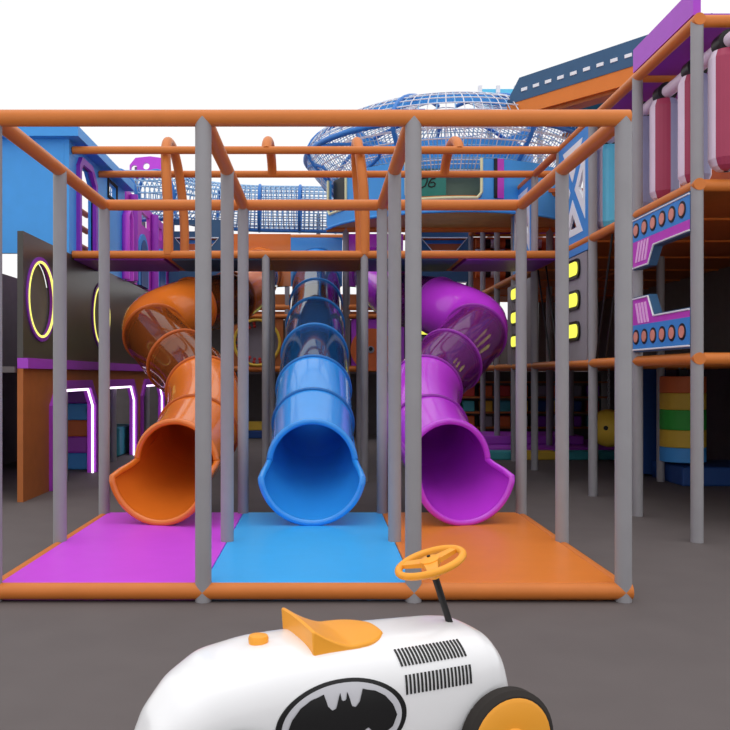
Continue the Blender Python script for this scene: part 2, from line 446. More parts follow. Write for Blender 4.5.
# band above the lamp panel
o = MB().box(XR-.035, XR+.035, 8.9, 10.0, Z2-.11, Z2-.02).obj('blue_band', M['blue2'], smooth=False)
tag(o, 'blue band above the three yellow lamps of the nearer grey board', 'panel')
XP = XR-.05
def dot_panel(up):
    if up:
        r = thing('dotted_panel', 'upper blue and magenta panel with peach dots and a white outline', 'panel', (XP, 6.4, 2.2), 'dotted panels')
        zt, zb, zn, zm = 2.72, 2.25, 2.40, 2.50
        out = [(7.56, zb), (7.56, zt), (6.4, zt), (6.4, zn), (7.08, zn), (7.2, zb)]
    else:
        r = thing('dotted_panel', 'lower blue and magenta panel with peach dots above the rainbow bag', 'panel', (XP, 6.4, 1.45), 'dotted panels')
        zt, zb, zn, zm = 1.50, 2.00, 1.82, 1.745
        out = [(7.56, zb), (7.56, zt), (6.4, zt), (6.4, zn), (7.08, zn), (7.2, zb)]
    s = 1 if up else -1
    MB().plate(out, [], on_x(XP), .07).obj('board', M['navy'], r, smooth=False)
    MB().plate(rect(6.4, 7.56, zm, zt-.03*s), [], on_x(XP-.004), .004).obj('blue_field', M['blue2'], r, smooth=False)
    MB().plate([(7.56, zb+.025*s), (7.56, zm), (6.4, zm), (6.4, zn+.025*s), (7.10, zn+.025*s), (7.22, zb+.025*s)], [], on_x(XP-.004), .004).obj('magenta_field', M['magenta'], r, smooth=False)
    for a, b in (((7.56, zt-.02*s), (6.4, zt-.02*s)), ((7.56, zb+.016*s), (7.21, zb+.016*s)), ((7.21, zb+.016*s), (7.09, zn+.016*s)), ((7.09, zn+.016*s), (6.4, zn+.016*s))):
        MB().tube([(XP-.006, a[0], a[1]), (XP-.006, b[0], b[1])], .008, 6).obj('white_line', M['white_trim'], r)
    for i in range(6):
        y = 7.48-.19*i; z = 2.60 if up else 1.635
        k = MB().plate(circ(y, z, .068, 28), [], on_x(XP-.008), .006).obj('dot_rim', M['black'], r, smooth=False)
        MB().plate(circ(y, z, .048, 28), [], on_x(XP-.013), .006).obj('dot', M['dot'], k, smooth=False)
    for i in range(4):
        y = 7.50-.068*i; sl = .07
        za, zb2 = (zb+.06*s, zm+.0*s-.012*s)
        MB().plate([(y, za), (y-.040, za), (y-.040-sl, zb2), (y-sl, zb2)], [], on_x(XP-.009), .006).obj('pink_bar', M['pink'], r, smooth=False)
dot_panel(True); dot_panel(False)

# foam rollers hanging on the second level
rl = thing('foam_roller', 'x', 'roller', (3.12, 7.5, 2.86), 'hanging foam rollers')
def roller_mesh(cols):
    m = MB(); n = 24; prof = [(.02, 0), (.07, .008), (.105, .035), (.13, .09), (.13, .86), (.105, .92), (.03, .94)]
    for i in range(len(prof)-1):
        for j in range(n):
            a, b = 2*PI*j/n, 2*PI*(j+1)/n
            (r0, h0), (r1, h1) = prof[i], prof[i+1]
            m.add([(r0*math.cos(a), r0*math.sin(a), h0), (r0*math.cos(b), r0*math.sin(b), h0), (r1*math.cos(b), r1*math.sin(b), h1), (r1*math.cos(a), r1*math.sin(a), h1)],
                  [(0, 1, 2, 3)], cols[int(j*len(cols)/n)])
    return m
ALLC = ['lav', 'crimson', 'greyblue', 'cyan']
roller_mesh([0, 0, 2, 2, 0, 0, 0, 0, 0, 1, 1, 1, 2, 2, 0, 0]).obj('foam_body', [M[c] for c in ALLC], rl, local=True)
MB().tube([(0, -.065, .985), (0, .065, .985)], .088, 20).obj('collar', M['black'], rl, local=True)
rl['label'] = 'lavender and crimson foam roller just right of the tall grey corner post'
copy_tree(rl, (3.12, 6.9, 2.86), 'lavender and crimson foam roller at the right edge, nearest of the row')
copy_tree(rl, (3.12, 6.36, 2.86), 'lavender and crimson foam roller at the very front end of the row')
def roller2(y, cols, label):
    t = thing('foam_roller', label, 'roller', (3.12, y, 2.86), 'hanging foam rollers')
    roller_mesh(cols).obj('foam_body', [M[c] for c in ALLC], t, local=True)
    MB().tube([(0, -.065, .985), (0, .065, .985)], .088, 20).obj('collar', M['black'], t, local=True)
roller2(8.03, [2], 'grey blue foam roller behind the tall grey corner post')
roller2(8.98, [3, 3, 3, 0, 0, 3, 3, 3], 'cyan foam roller just left of the front right post')
roller2(9.42, [0], 'pale lavender foam roller left of the cyan one')
ax = MB().tube([(3.12, 6.2, 3.845), (3.12, 9.7, 3.845)], .055, 18).obj('roller_axle', M['lav'])
tag(ax, 'long pale axle pipe carrying the row of hanging foam rollers', 'pipe')

# ropes in the side bays
for i, (ya, yb) in enumerate(((8.0, 8.5), (8.3, 8.78), (10.75, 10.2), (11.15, 10.55))):
    o = MB().tube([(XR+.02, ya, Z2-.05), (XR+.02, yb, Z1+.05)], .012, 8).obj('black_rope', M['black'])
    tag(o, ('black slanting rope, nearer one beside the front right post', 'black slanting rope, second from the front right post',
            'black slanting rope in the bay left of the grey lamp board, nearer one', 'black slanting rope in the bay left of the grey lamp board, farther one')[i], 'rope', 'slanting black ropes')

# rainbow punching bag
bag = thing('punching_bag', 'rainbow striped hanging punching bag at the lower right', 'punching bag', (4.37, 10.0, .25))
for i, (m, z0, z1) in enumerate((('blue', .25, .43), ('yellow', .43, .64), ('green', .64, .88), ('yellow', .88, 1.08), ('orange_foam', 1.08, 1.28))):
    MB().lathe([(.26 if i else .24, z0), (.27, z0+.01), (.27, z1-.005), (.262 if i < 4 else .24, z1)], (4.37, 10.0, 0), n=36).obj('stripe', M[m], bag)
MB().box(4.32, 4.42, 9.95, 10.05, 1.27, 1.36).obj('hanger', M['black'], bag)
for s in (-1, 1): MB().tube([(4.37+.02*s, 10, 1.36), (4.37+.05*s, 10, Z1-.03)], .008, 6).obj('cord', M['steel'], bag)
ball = thing('hanging_ball', 'yellow ball hanging on a chain between the right posts', 'ball', (3.83, 11.0, .34))
MB().lathe([(.25*math.sin(PI*i/20), -.25*math.cos(PI*i/20)) for i in range(21)], (3.83, 11.0, .59), n=36).obj('ball_body', M['yellow'], ball)
for a, e in ((-2.05, .05), (-2.9, -.2), (-.7, .1), (1.2, .1)):
    p = V((3.83+.245*math.cos(a)*math.cos(e), 11.0+.245*math.sin(a)*math.cos(e), .59+.245*math.sin(e)))
    MB().lathe([(.03*math.sin(PI*i/8), -.03*math.cos(PI*i/8)) for i in range(9)], p, n=14).obj('bolt', M['tyre'], ball)
ch = MB()
for i in range(14):
    z = .86+.04*i; c = [(3.83+(.014*math.cos(2*PI*k/12) if i % 2 else 0), 11+(0 if i % 2 else .014*math.cos(2*PI*k/12)), z+.026*math.sin(2*PI*k/12)) for k in range(12)]
    ch.tube(c, .006, 6, True)
ch.obj('chain', M['steel'], ball)
# dark blue wavy slide and its base pad
pr = [(3.95-.02+.0*z+.14*(math.sin(z*4.2)), 1.38-.075*z*14.0/14*14) for z in [i/14 for i in range(15)]]
wave = [(3.86+.10*math.sin(i/16*5.2)+.10*i/16, 1.37-1.3*i/16) for i in range(17)]
outl = wave + [(wave[-1][0]+.5, .0), (4.4, .0), (4.4, 1.37)]
MB_w = MB().plate(outl, [], on_y(10.55), .3)
ws = thing('wave_slide', 'dark blue wavy sided slide behind the front right post', 'slide', (4.1, 10.55, 0))
MB_w.obj('side_panel', M['dark_blue'], ws, smooth=False)
MB().plate([(4.0, .75), (4.09, .98), (4.09, .42), (4.06, .45)], [], on_y(10.54), .01).obj('white_mark', M['white_trim'], ws, smooth=False)
MB().box(4.2, 5.3, 9.6, 10.5, 0, .22).obj('foot_pad', M['dark_blue'], ws, smooth=False, bevel=.02)

# foam blocks, steps and edging at the back right
blk = None; cols = ['red', 'yellow', 'violet', 'orange_foam', 'dark_blue', 'teal_foam', 'grey_panel']
nmz = dict(red='red', yellow='yellow', violet='violet', orange_foam='orange', dark_blue='dark blue', teal_foam='teal', grey_panel='grey')
meshes = {}
rown = ['bottom', 'second', 'third', 'fourth']
cab = thing('foam_block_rack', 'dark rack holding rows of coloured foam blocks behind the posts at the back right', 'rack', (2.6, 15.2, 0))
MB().box(2.2, 5.3, 15.62, 15.7, 0, 1.36).obj('back_board', M['darker'], cab, smooth=False)
for z in (.34, .62, .9, 1.18): MB().box(2.2, 5.3, 15.2, 15.62, z-.03, z).obj('shelf', M['brown'], cab, smooth=False)
for r_ in range(3):
    for c_ in range(9):
        m = cols[(c_*3+r_*2+c_//3) % 7]
        if m not in meshes:
            o = MB().box(-.11, .11, -.11, .11, 0, .2).obj('foam_block', M[m], bevel=.015); meshes[m] = o
        else:
            o = meshes[m].copy(); COL.objects.link(o)
        o.location = (2.4+.33*c_, 15.38, .341+.28*r_)
        ordn = ['leftmost', 'second from left', 'third from left', 'fourth from left', 'middle', 'fourth from right', 'third from right', 'second from right', 'rightmost'][c_]
        tag(o, '%s foam block, %s on the %s shelf of the dark rack' % (nmz[m], ordn, ['lowest', 'middle', 'upper'][r_]), 'foam block', 'foam blocks on the rack')
st = thing('foam_steps', 'purple foam steps on the floor before the block rack', 'steps', (3.3, 13.2, 0))
MB().box(2.2, 4.9, 12.9, 14.6, 0, .16).obj('lower_step', M['purple'], st, smooth=False, bevel=.02)
MB().box(2.4, 4.3, 13.5, 14.6, .16, .3).obj('upper_step', M['purple'], st, smooth=False, bevel=.02)
for i, (x0, x1, m, l) in enumerate(((2.2, 3.05, 'teal_foam', 'teal foam edging strip in front of the purple steps, left one'), (3.06, 3.6, 'yellow', 'yellow foam edging strip in front of the purple steps'),
                                  (3.61, 4.6, 'teal_foam', 'teal foam edging strip in front of the purple steps, right one'))):
    tag(MB().box(x0, x1, 12.6, 12.85, 0, .13).obj('foam_edging', M[m], smooth=False, bevel=.02), l, 'edging', 'foam edging strips')

# ------------------------------------------------------------------ left side: arcade, port wall, towers
XL = -3.03
lf = thing('side_frame', 'grey posts standing behind the arched openings on the left', 'play frame', (-3.12, 10.05, 0))
for y in (10.05, 12.45, 14.85): post(lf, -3.13, y, Z1)
MB().box(-4.6, -3.1, 8.35, 16.2, Z1-.1, Z1-.04).obj('deck', M['darker'], lf, smooth=False)
MB().box(-4.66, -4.6, 8.35, 16.2, 0, Z2).obj('rear_panel', M['darker'], lf, smooth=False)
arc = thing('arcade_panel', 'orange brown panel with three neon lit purple arched openings on the left', 'panel', (XL, 12, 0))
wins = [(9.3, 10.98), (11.5, 13.4), (13.95, 15.75)]
def arch(y0, y1, g=0.0):
    c = .22; t = 1.13
    return [(y0-g, 0.0), (y0-g, t-c+g*.4), (y0+c-g*.4, t+g), (y1-c+g*.4, t+g), (y1+g, t-c+g*.4), (y1+g, 0.0)]
out = [(8.4, 0)]
for y0, y1 in wins: out += arch(y0, y1, .08)
out += [(16.2, 0), (16.2, 1.36), (8.4, 1.36)]
MB().plate(out, [], on_x(XL-.06), .06).obj('board', M['brown'], arc, smooth=False)
for y0, y1 in wins:
    a, b = arch(y0, y1, .10), arch(y0, y1, .0)
    fr = MB().plate(a+b[::-1], [], on_x(XL-.08), .12).obj('arch_frame', M['purple'], arc, smooth=False)
    MB().tube([(XL+.0, p[0], p[1]) for p in [(q[0]+(.03 if q[0] < (y0+y1)/2 else -.03), q[1]-.02) for q in b][1:]], .015, 8).obj('neon_tube', M['neon'], fr)
tag(MB().box(XL-.06, XL+.05, 8.4, 16.2, 1.362, 1.468).obj('purple_ledge', M['purple'], smooth=False), 'long purple ledge between the dark wall and the arched panel on the left', 'ledge')
pw = thing('port_panel', 'dark grey wall with yellow lit round ports above the purple ledge', 'panel', (XL, 12, 1.47))
ports = [8.93, 11.37]
MB().plate(rect(8.4, 15.6, 1.47, Z2), [circ(y, 2.11, .42, 40) for y in ports], on_x(XL-.06), .06).obj('board', M['dark'], pw, smooth=False)
for y in ports:
    p = MB().plate(circ(y, 2.11, .455, 40), [circ(y, 2.11, .415, 40)], on_x(XL-.04), .055).obj('port_rim', M['violet'], pw, smooth=False)
    MB().tube([(XL+.012, a, b) for a, b in circ(y, 2.11, .402, 40)], .014, 8, True).obj('neon_ring', M['neon_y'], p)
    MB().plate(circ(y, 2.11, .42, 40), [], on_x(XL-.10), .03).obj('port_back', M['darker'], p, smooth=False)
# blue tower
bt = thing('blue_tower', 'blue tower with a cornice and a purple window frame at the upper left', 'tower', (XL, 9.93, Z2))
y0, y1 = 9.93, 12.75
win = [(10.3, 2.84), (10.3, 3.86), (10.38, 3.94), (10.75, 3.94), (10.95, 3.78), (10.95, 2.84)]
MB().plate(rect(y0, y1, Z2, 4.13), [win, rect(11.75, 12.2, 3.86, 4.05)], on_x(XL-.06), .06).obj('side_wall', M['blue'], bt, smooth=False)
MB().box(-4.3, XL-.062, y0, y0+.06, Z2, 4.13).obj('front_wall', M['blue'], bt, smooth=False)
MB().box(-4.4, XL+.15, y0-.14, y0+.1, 4.13, 4.25).box(XL-.1, XL+.15, y0+.1, y1, 4.13, 4.25).obj('cornice', M['blue'], bt, smooth=False)
big = [(10.22, 2.78), (10.22, 3.9), (10.33, 4.02), (10.8, 4.02), (11.04, 3.82), (11.04, 2.78)]
MB().plate(big, [win], on_x(XL-.02), .07).obj('window_frame', M['violet'], bt, smooth=False)
MB().plate(rect(11.71, 12.24, 3.82, 4.09), [rect(11.75, 12.2, 3.86, 4.05)], on_x(XL-.0), .02).obj('square_frame', M['tyre'], bt, smooth=False)
for i, z in enumerate((3.0, 3.22, 3.5, 3.75)):
    MB().tube([(-3.6, 10.1, z), (-3.6, 12.7, z)], .045, 12).obj('rung', M['orange_pipe'], bt)
MB().tube([(-3.55, 11.6, Z2), (-3.55, 11.6, 3.5)], .047, 12).obj('inner_post', M['grey_post'], bt)
# purple facade farther back
pf = thing('purple_facade', 'purple facade with blue arches and slanted windows behind the blue tower', 'facade', (XL, 13, Z2))
hs = [rect(13.95, 14.6, 3.84, 4.06), rect(15.1, 15.7, 3.84, 4.06)]
MB().plate(rect(12.85, 18.0, 2.78, 4.2), hs, on_x(XL-.06), .06).obj('board', M['magenta'], pf, smooth=False)
for ya in (14.0, 15.6, 17.0):
    w = .38
    arcp = [(ya-w, 2.79)]+[(ya+w*math.cos(PI-PI*i/16), 3.3+.38*math.sin(PI*i/16)) for i in range(17)]+[(ya+w, 2.79)]
    MB().plate(arcp, [], on_x(XL), .03).obj('arch_panel', M['blue2'], pf, smooth=False)
    w = .26
    arcp = [(ya-w, 2.79)]+[(ya+w*math.cos(PI-PI*i/16), 3.3+.28*math.sin(PI*i/16)) for i in range(17)]+[(ya+w, 2.79)]
    MB().plate(arcp, [], on_x(XL+.03), .012).obj('arch_inset', M['dark_blue'], pf, smooth=False)
for ya in (13.1, 14.75, 16.4):
    MB().tube([(XL+.06, ya, 2.79), (XL+.06, ya, 4.15)], .07, 14).obj('column', M['purple'], pf)
    MB().box(XL, XL+.05, ya+.1, ya+.26, 2.79, 3.8).obj('pilaster', M['greyblue'], pf, smooth=False)
tag(MB().tube([(-2.98, 12.6, Z2), (-2.98, 12.6, 3.72), (-2.98, 12.75, 3.86), (-2.98, 12.9, 3.72), (-2.98, 12.9, Z2)], .06, 12).obj('purple_bollard', M['mat_purple']),
    'bright purple upright bar between the blue tower and the purple facade', 'bar')
cap = thing('purple_roof_board', 'purple rounded roof board with round holes above the far net tunnel', 'roof board', (-2.6, 18, 4.9))
c0 = at(150, 166, 17.0)
pl = [(c0.x-.42, c0.z-.24), (c0.x-.42, c0.z+.02), (c0.x-.3, c0.z+.17), (c0.x, c0.z+.2), (c0.x+.3, c0.z+.16), (c0.x+.42, c0.z+.02), (c0.x+.36, c0.z-.24)]
MB().plate(pl, [circ(c0.x-.08, c0.z, .07, 18), circ(c0.x-.33, c0.z-.04, .065, 18)], on_y(17.0), .08).obj('board', M['mat_purple'], cap, smooth=False)
for sx in (-.3, .3): MB().tube([(c0.x+sx, 17.1, Z2), (c0.x+sx, 17.1, c0.z)], .04, 10).obj('support_post', M['grey_post'], cap)

# stacked slabs and box seen through the arches
zz = 0
for i, (m, l) in enumerate((('blue2', 'blue foam slab at the bottom of the stack behind the first arch'), ('purple', 'purple foam slab second from the bottom of the stack behind the arch'),
                            ('orange_foam', 'orange foam slab in the middle of the stack behind the first arch'), ('blue', 'blue foam slab above the orange one in the stack'),
                            ('violet', 'violet foam slab on top of the stack behind the first arch'))):
    tag(MB().box(-4.15, -3.2, 11.3, 12.3, zz, zz+.225).obj('foam_slab', M[m], smooth=False, bevel=.02), l, 'foam slab', 'stacked foam slabs'); zz += .226
tag(MB().box(-3.9, -3.2, 13.1, 14.2, 0, .46).obj('soft_box', M['teal_foam'], smooth=False, bevel=.03), 'teal soft play box behind the second arch on the left', 'box')
tag(MB().box(-1.9, -1.05, 16.9, 17.2, .0, .16).obj('floor_cushion', M['dark_blue'], smooth=False, bevel=.02), 'dark blue cushion on the floor by the back wall', 'cushion')
tag(MB().box(-1.62, -1.1, 16.92, 17.15, .161, .34).obj('foam_brick', M['yellow'], smooth=False, bevel=.02), 'yellow foam brick on the dark blue cushion by the back wall', 'foam block')

# ------------------------------------------------------------------ rear frame and its panels
YR = 16.4
rear = thing('rear_frame', 'rear frame of grey posts and orange pipes behind the tube slides', 'play frame', (CX, YR, 0))
for x in COLS[1:5]: post(rear, x, YR, Z3, r=.05)
for z in (Z1, Z2-.12, Z3): rail(rear, (COLS[0], YR, z), (COLS[5], YR, z), r=.06)
rail(rear, (COLS[0], YR-.05, 2.46), (COLS[5], YR-.05, 2.46), r=.04)
MB().box(COLS[0], COLS[5], YR-.02, YR+.02, 2.68, 2.9).obj('side_board', M['brown'], rear, smooth=False)
MB().box(COLS[0], COLS[5], YR, 17.9, Z1-.1, Z1).obj('deck', M['darker'], rear, smooth=False)
MB().box(COLS[0], COLS[5], YR, 17.9, 2.5, 2.56).obj('deck', M['brown'], rear, smooth=False)
wh = thing('wheel_panel', 'orange panel with a yellow rimmed round opening and red studs left of the blue slide', 'panel', (-1.27, YR, Z1))
MB().plate(rect(-1.8, -.75, Z1+.06, 2.41), [circ(-1.27, 1.94, .445, 36)], on_y(YR-.03), .05).obj('board', M['brown'], wh, smooth=False)
MB().tube([(a, YR-.05, b) for a, b in circ(-1.27, 1.94, .45, 40)], .03, 8, True).obj('yellow_rim', M['yellow'], wh)
MB().plate(circ(-1.27, 1.94, .43, 36), [], on_y(YR+.25), .03).obj('grey_disc', M['grey_panel'], wh, smooth=False)
for k in range(22):
    a = PI*.55+PI*1.0*(k % 11)/10; rr = .33 if k < 11 else .39
    MB().lathe([(.034*math.sin(PI*i/6), -.034*math.cos(PI*i/6)) for i in range(7)], (-1.27+rr*math.cos(a), YR, 1.94+rr*math.sin(a)), n=8).obj('red_stud', M['red'], wh)
    
def bar_panel(x0, x1, label, bars):
    r = thing('bar_lamp_panel', label, 'panel', (x0, YR, Z1), 'rear grey panels with yellow bars')
    MB().box(x0, x1, YR-.02, YR+.03, Z1+.06, 2.41).obj('board', M['grey_panel'], r, smooth=False)
    for (xa, xb, z) in bars:
        h = MB().box(xa-.03, xb+.03, YR-.04, YR-.02, z-.09, z+.09).obj('bar_housing', M['black'], r, smooth=False)
        MB().box(xa, xb, YR-.05, YR-.04, z-.06, z+.06).obj('lamp', M['lamp'], h, smooth=False)
bar_panel(-.6, .45, 'grey rear panel with yellow bars seen through the blue slide', [(-.36, .1, 2.14), (-.36, .1, 1.9), (-.36, .1, 1.66)])
bar_panel(1.8, 2.85, 'grey rear panel with yellow bars behind the purple slide', [(1.9, 2.32, 2.16), (1.9, 2.32, 1.9), (2.5, 2.8, 2.03)])
cr = thing('orange_face_board', 'orange rounded board with a round eye right of the blue slide', 'panel', (1.1, YR-.1, Z1))
MB().plate(circ(1.0, 1.8, .42, 32), [], on_y(YR-.1), .06).obj('board', M['orange_foam'], cr, smooth=False)
k = MB().plate(circ(.98, 1.8, .07, 20), [], on_y(YR-.12), .02).obj('eye', M['grey_panel'], cr, smooth=False)
MB().plate(circ(.98, 1.81, .04, 16), [], on_y(YR-.13), .012).obj('pupil', M['black'], k, smooth=False)
MB().box(.6, 1.65, YR-.02, YR+.03, Z1+.06, 2.41).obj('back_board', M['purple'], cr, smooth=False)
def navy_panel(x0, x1, label):
    r = thing('navy_panel', label, 'panel', (x0, YR-.1, Z2), 'navy panels with white lines')
    z0, z1 = Z2-.05, 4.36
    a, b = x0+.08, x1-.08
    hole = [(a+.15, z0+.95), (b-.15, z0+.95), (b-.02, z0+1.1), (a+.02, z0+1.1)]
    MB().plate(rect(x0, x1, z0, z1), [[(a+.26, 3.74), (b-.26, 3.74), (b-.04, 4.0), (a+.04, 4.0)], [(a+.2, 2.82), (b-.2, 2.82), (b-.05, 3.12), (a+.05, 3.12)]]+
               [rect(x0+.1+i*.28, x0+.23+i*.28, 4.13, 4.26) for i in range(int((x1-x0-.1)/.28))], on_y(YR-.12), .06).obj('board', M['navy'], r, smooth=False)
    MB().box(x0+.02, x1-.02, YR-.02, YR+.02, 3.7, 3.9).obj('lower_backing', M['orange_foam'], r, smooth=False)
    MB().box(x0+.02, x1-.02, YR-.02, YR+.02, 3.9, 4.0).obj('upper_backing', M['blue2'], r, smooth=False)
    for zl, zh, ins, ou in ((3.74, 4.0, .26, .04), (2.82, 3.12, .2, .05)):
        pts = [(a+ins, YR-.13, zl), (b-ins, YR-.13, zl), (b-ou, YR-.13, zh), (a+ou, YR-.13, zh)]
        MB().tube(pts, .013, 6, True).obj('white_line', M['white_trim'], r)
navy_panel(1.85, 3.0, 'navy panel with white lined openings above the purple slide')
navy_panel(-3.0, -1.9, 'navy panel with white lined openings above the orange slide')
# spotted soft logs on the second level, right
for i in range(4):
    y = RY[8]-.12; z = 3.26+.19*i
    m = MB()
    for j in range(9):
        m.tube([(XR+.07+.14*j, y, z), (XR+.21+.14*j, y, z)], .088, 14, mi=(j+i) % 3)
    tag(m.obj('soft_log', [M['orange_foam'], M['black'], M['net_white']]),
        'banded orange and black soft log, %s in the pile on the right tower' % ['lowest', 'second from bottom', 'second from top', 'topmost'][i], 'soft log', 'banded soft logs')

# ------------------------------------------------------------------ round platform and net dome
DX, DY = 2.10, 14.0
dr = thing('round_platform', 'round blue platform under the net dome with a green number screen', 'platform', (DX, DY, 0))
ZD0, ZD1, RD = 3.66, 4.42, 2.1
def cyl_patch(a0, a1, z0f, z1f, r0, r1, n=48):
    m = MB(); vs = []; fs = []
    for i in range(n+1):
        a = a0+(a1-a0)*i/n
        for (r, z) in ((r0, z0f), (r0, z1f), (r1, z1f), (r1, z0f)): vs.append((DX+r*math.cos(a), DY+r*math.sin(a), z))
    for i in range(n):
        for j in range(4): fs.append((i*4+j, i*4+(j+1) % 4, (i+1)*4+(j+1) % 4, (i+1)*4+j))
    fs += [(0, 1, 2, 3), (n*4+3, n*4+2, n*4+1, n*4)]
    return m.add(vs, fs)
def ang(px):   # angle on the front of the drum that meets the sight line through column px
    k = (px-VX)/F; best = None
    for i in range(0, 1801):
        a = -PI+PI*i/1800; x, y = DX+RD*math.cos(a), DY+RD*math.sin(a)
        e = abs(x/y-k)
        if best is None or e < best[0]: best = (e, a)
    return best[1]
aw0, aw1 = -1.99, -1.47      # the opening with the screen
al0, al1 = -2.80, -2.52      # the small black window
AL, AR = -PI+.29, -.29
LB = .19
cyl_patch(AL, AR, ZD0, ZD0+LB, RD, RD-.05, 96).obj('lower_fascia', M['blue'], dr)
for a, b in ((AL, al0), (al1, aw0), (aw1, AR)): cyl_patch(a, b, ZD0+LB, ZD1, RD, RD-.05, 40).obj('fascia', M['blue'], dr)
cyl_patch(al0, al1, ZD0+LB, ZD1, RD-.08, RD-.1, 16).obj('black_window', M['black'], dr)
def trim(a0, a1, z0, z1, ch, nm):
    pts = [(a0, z1), (a0, z0+ch*.4), (a0+.03, z0)]
    pts += [(a0+.03+(a1-a0-.06)*i/14, z0) for i in range(1, 14)]
    pts += [(a1-.03, z0), (a1, z0+ch*.4), (a1, z1)]
    return MB().tube([(DX+(RD+.01)*math.cos(a), DY+(RD+.01)*math.sin(a), z) for a, z in pts], .022, 8).obj(nm, M['cream'], dr)
trim(aw0, aw1, ZD0+LB, ZD1, .2, 'opening_trim'); trim(al0, al1, ZD0+LB+.02, ZD1, .2, 'window_trim')
cyl_patch(aw0-.1, aw1+.1, ZD0+LB, ZD0+LB+.05, RD-.06, RD-.25, 24).obj('sill', M['orange_pipe'], dr)
# screen (flat) behind the opening
ys = DY-RD+.22
s0, s1 = at(390, 198, ys), at(446, 176, ys)
scn = MB().box(s0.x, s1.x, ys, ys+.04, s0.z, s1.z+.02).obj('screen', M['teal'], dr, smooth=False)
def stroke(pts, r=.011): MB().tube([(at(px, py, ys-.006)) for px, py in pts], r, 6).obj('digit', M['black'], scn)
stroke([(421, 179), (424, 178), (427.5, 178), (427, 182), (425, 186), (422, 187.5), (418, 187), (416, 184), (417, 180), (421, 179)])
stroke([(435.5, 178.3), (432, 178.6), (430, 181), (428.6, 184.5), (429, 186.4), (431.5, 187), (434.5, 186), (435.3, 183.6), (433.5, 182), (430.5, 182.6)])
MB().box(s0.x-.3, s1.x+.75, ys+.3, ys+.34, ZD0+.1, ZD1-.02).obj('room_back', M['sage'], dr, smooth=False)
arcp = [(AL+(AR-AL)*i/60) for i in range(61)]
MB().plate([(DX+(RD-.03)*math.cos(a), DY+(RD-.03)*math.sin(a)) for a in arcp], [], on_z(ZD0+.02), .08).obj('underside', M['tan'], dr, smooth=False)
MB().tube([(DX+RD*math.cos(a), DY+RD*math.sin(a), ZD0) for a in arcp], .022, 10).obj('rim_pipe', M['blue'], dr)
yb_ = DY+RD*math.sin(AL)
MB().tube([(DX+RD*math.cos(AL), yb_, ZD0), (DX+RD*math.cos(AR), yb_, ZD0)], .05, 12).obj('back_pipe', M['orange_pipe'], dr)
for xx in (-1.7, 1.6): MB().tube([(DX+xx, yb_, 0), (DX+xx, yb_, ZD1)], .05, 14).obj('post', M['grey_post'], dr)
a0, a1 = ang(496.5), ang(503)
cyl_patch(a0, a1, ZD0+LB, ZD1, RD+.03, RD, 8).obj('magenta_strip', M['magenta'], dr, smooth=False)
cyl_patch(a0-.02, a0, ZD0+LB, ZD1, RD+.035, RD, 4).obj('black_strip', M['black'], dr, smooth=False)
dome = thing('net_dome', 'large lens shaped net dome with blue rings above the round platform', 'net dome', (DX, DY, ZD1))
RN, ZE, ZT = 2.36, 4.93, 5.76
def dpt(a, t):   # t in [-1, 1]: lower hull to crown
    if t >= 0: r = RN*math.cos(t*PI/2*.985); z = ZE+(ZT-ZE)*math.sin(t*PI/2)
    else:
        r = RN-(RN-1.80)*(-t)**1.3; z = ZE+(ZD1-.14-ZE)*(-t)
    return V((DX+r*math.cos(a), DY+r*math.sin(a), z))
net = MB()
NA = 110
for j in range(-5, 11):
    t = j/10*(.95 if j > 0 else 1.9)
    t = max(-1, t)
    net.tube([dpt(2*PI*i/NA, t) for i in range(NA)], .010, 4, True)
for i in range(NA):
    net.tube([dpt(2*PI*i/NA, t) for t in (-1, -.75, -.5, -.25, 0, .12, .25, .38, .5, .62, .74, .86 if i % 2 == 0 else .8)], .009, 4, mi=i % 2)
for i in range(NA*2):
    if i % 2: net.tube([dpt(PI*i/NA, t) for t in (-1, -.8, -.6, -.4, -.2, 0)], .007, 4, mi=1)
for j in range(1, 9): net.tube([dpt(2*PI*i/NA, -(j-.5)/9) for i in range(NA)], .007, 4, True, mi=j % 2)
net.obj('net', [M['net_white'], M['net_blue']], dome)
for t, r in ((0, .045), (-1, .05)):
    MB().tube([dpt(2*PI*i/NA, t) for i in range(NA)], r, 10, True).obj('ring', M['ring_blue'], dome)
cyl_patch(0, 2*PI, ZD1-.3, ZD1+.50, 1.45, 1.40, 72).obj('inner_wall', M['blue'], dome)
cyl_patch(0, 2*PI, 5.42, 5.56, 1.52, 1.49, 72).obj('crown_band', M['blue'], dome)
for k in range(7):
    a = 2*PI*k/7-.25
    MB().tube([dpt(a, t/12) for t in range(-12, 12)], .035, 8).obj('rib', M['ring_blue'], dome)
for k in (4, 5, 6):
    a = 2*PI*k/10
    MB().tube([dpt(a+.45*math.sin(s*PI/12)*1.4-.3, -s/12) for s in range(0, 13)], .028, 8).obj('diagonal', M['ring_blue'], dome)

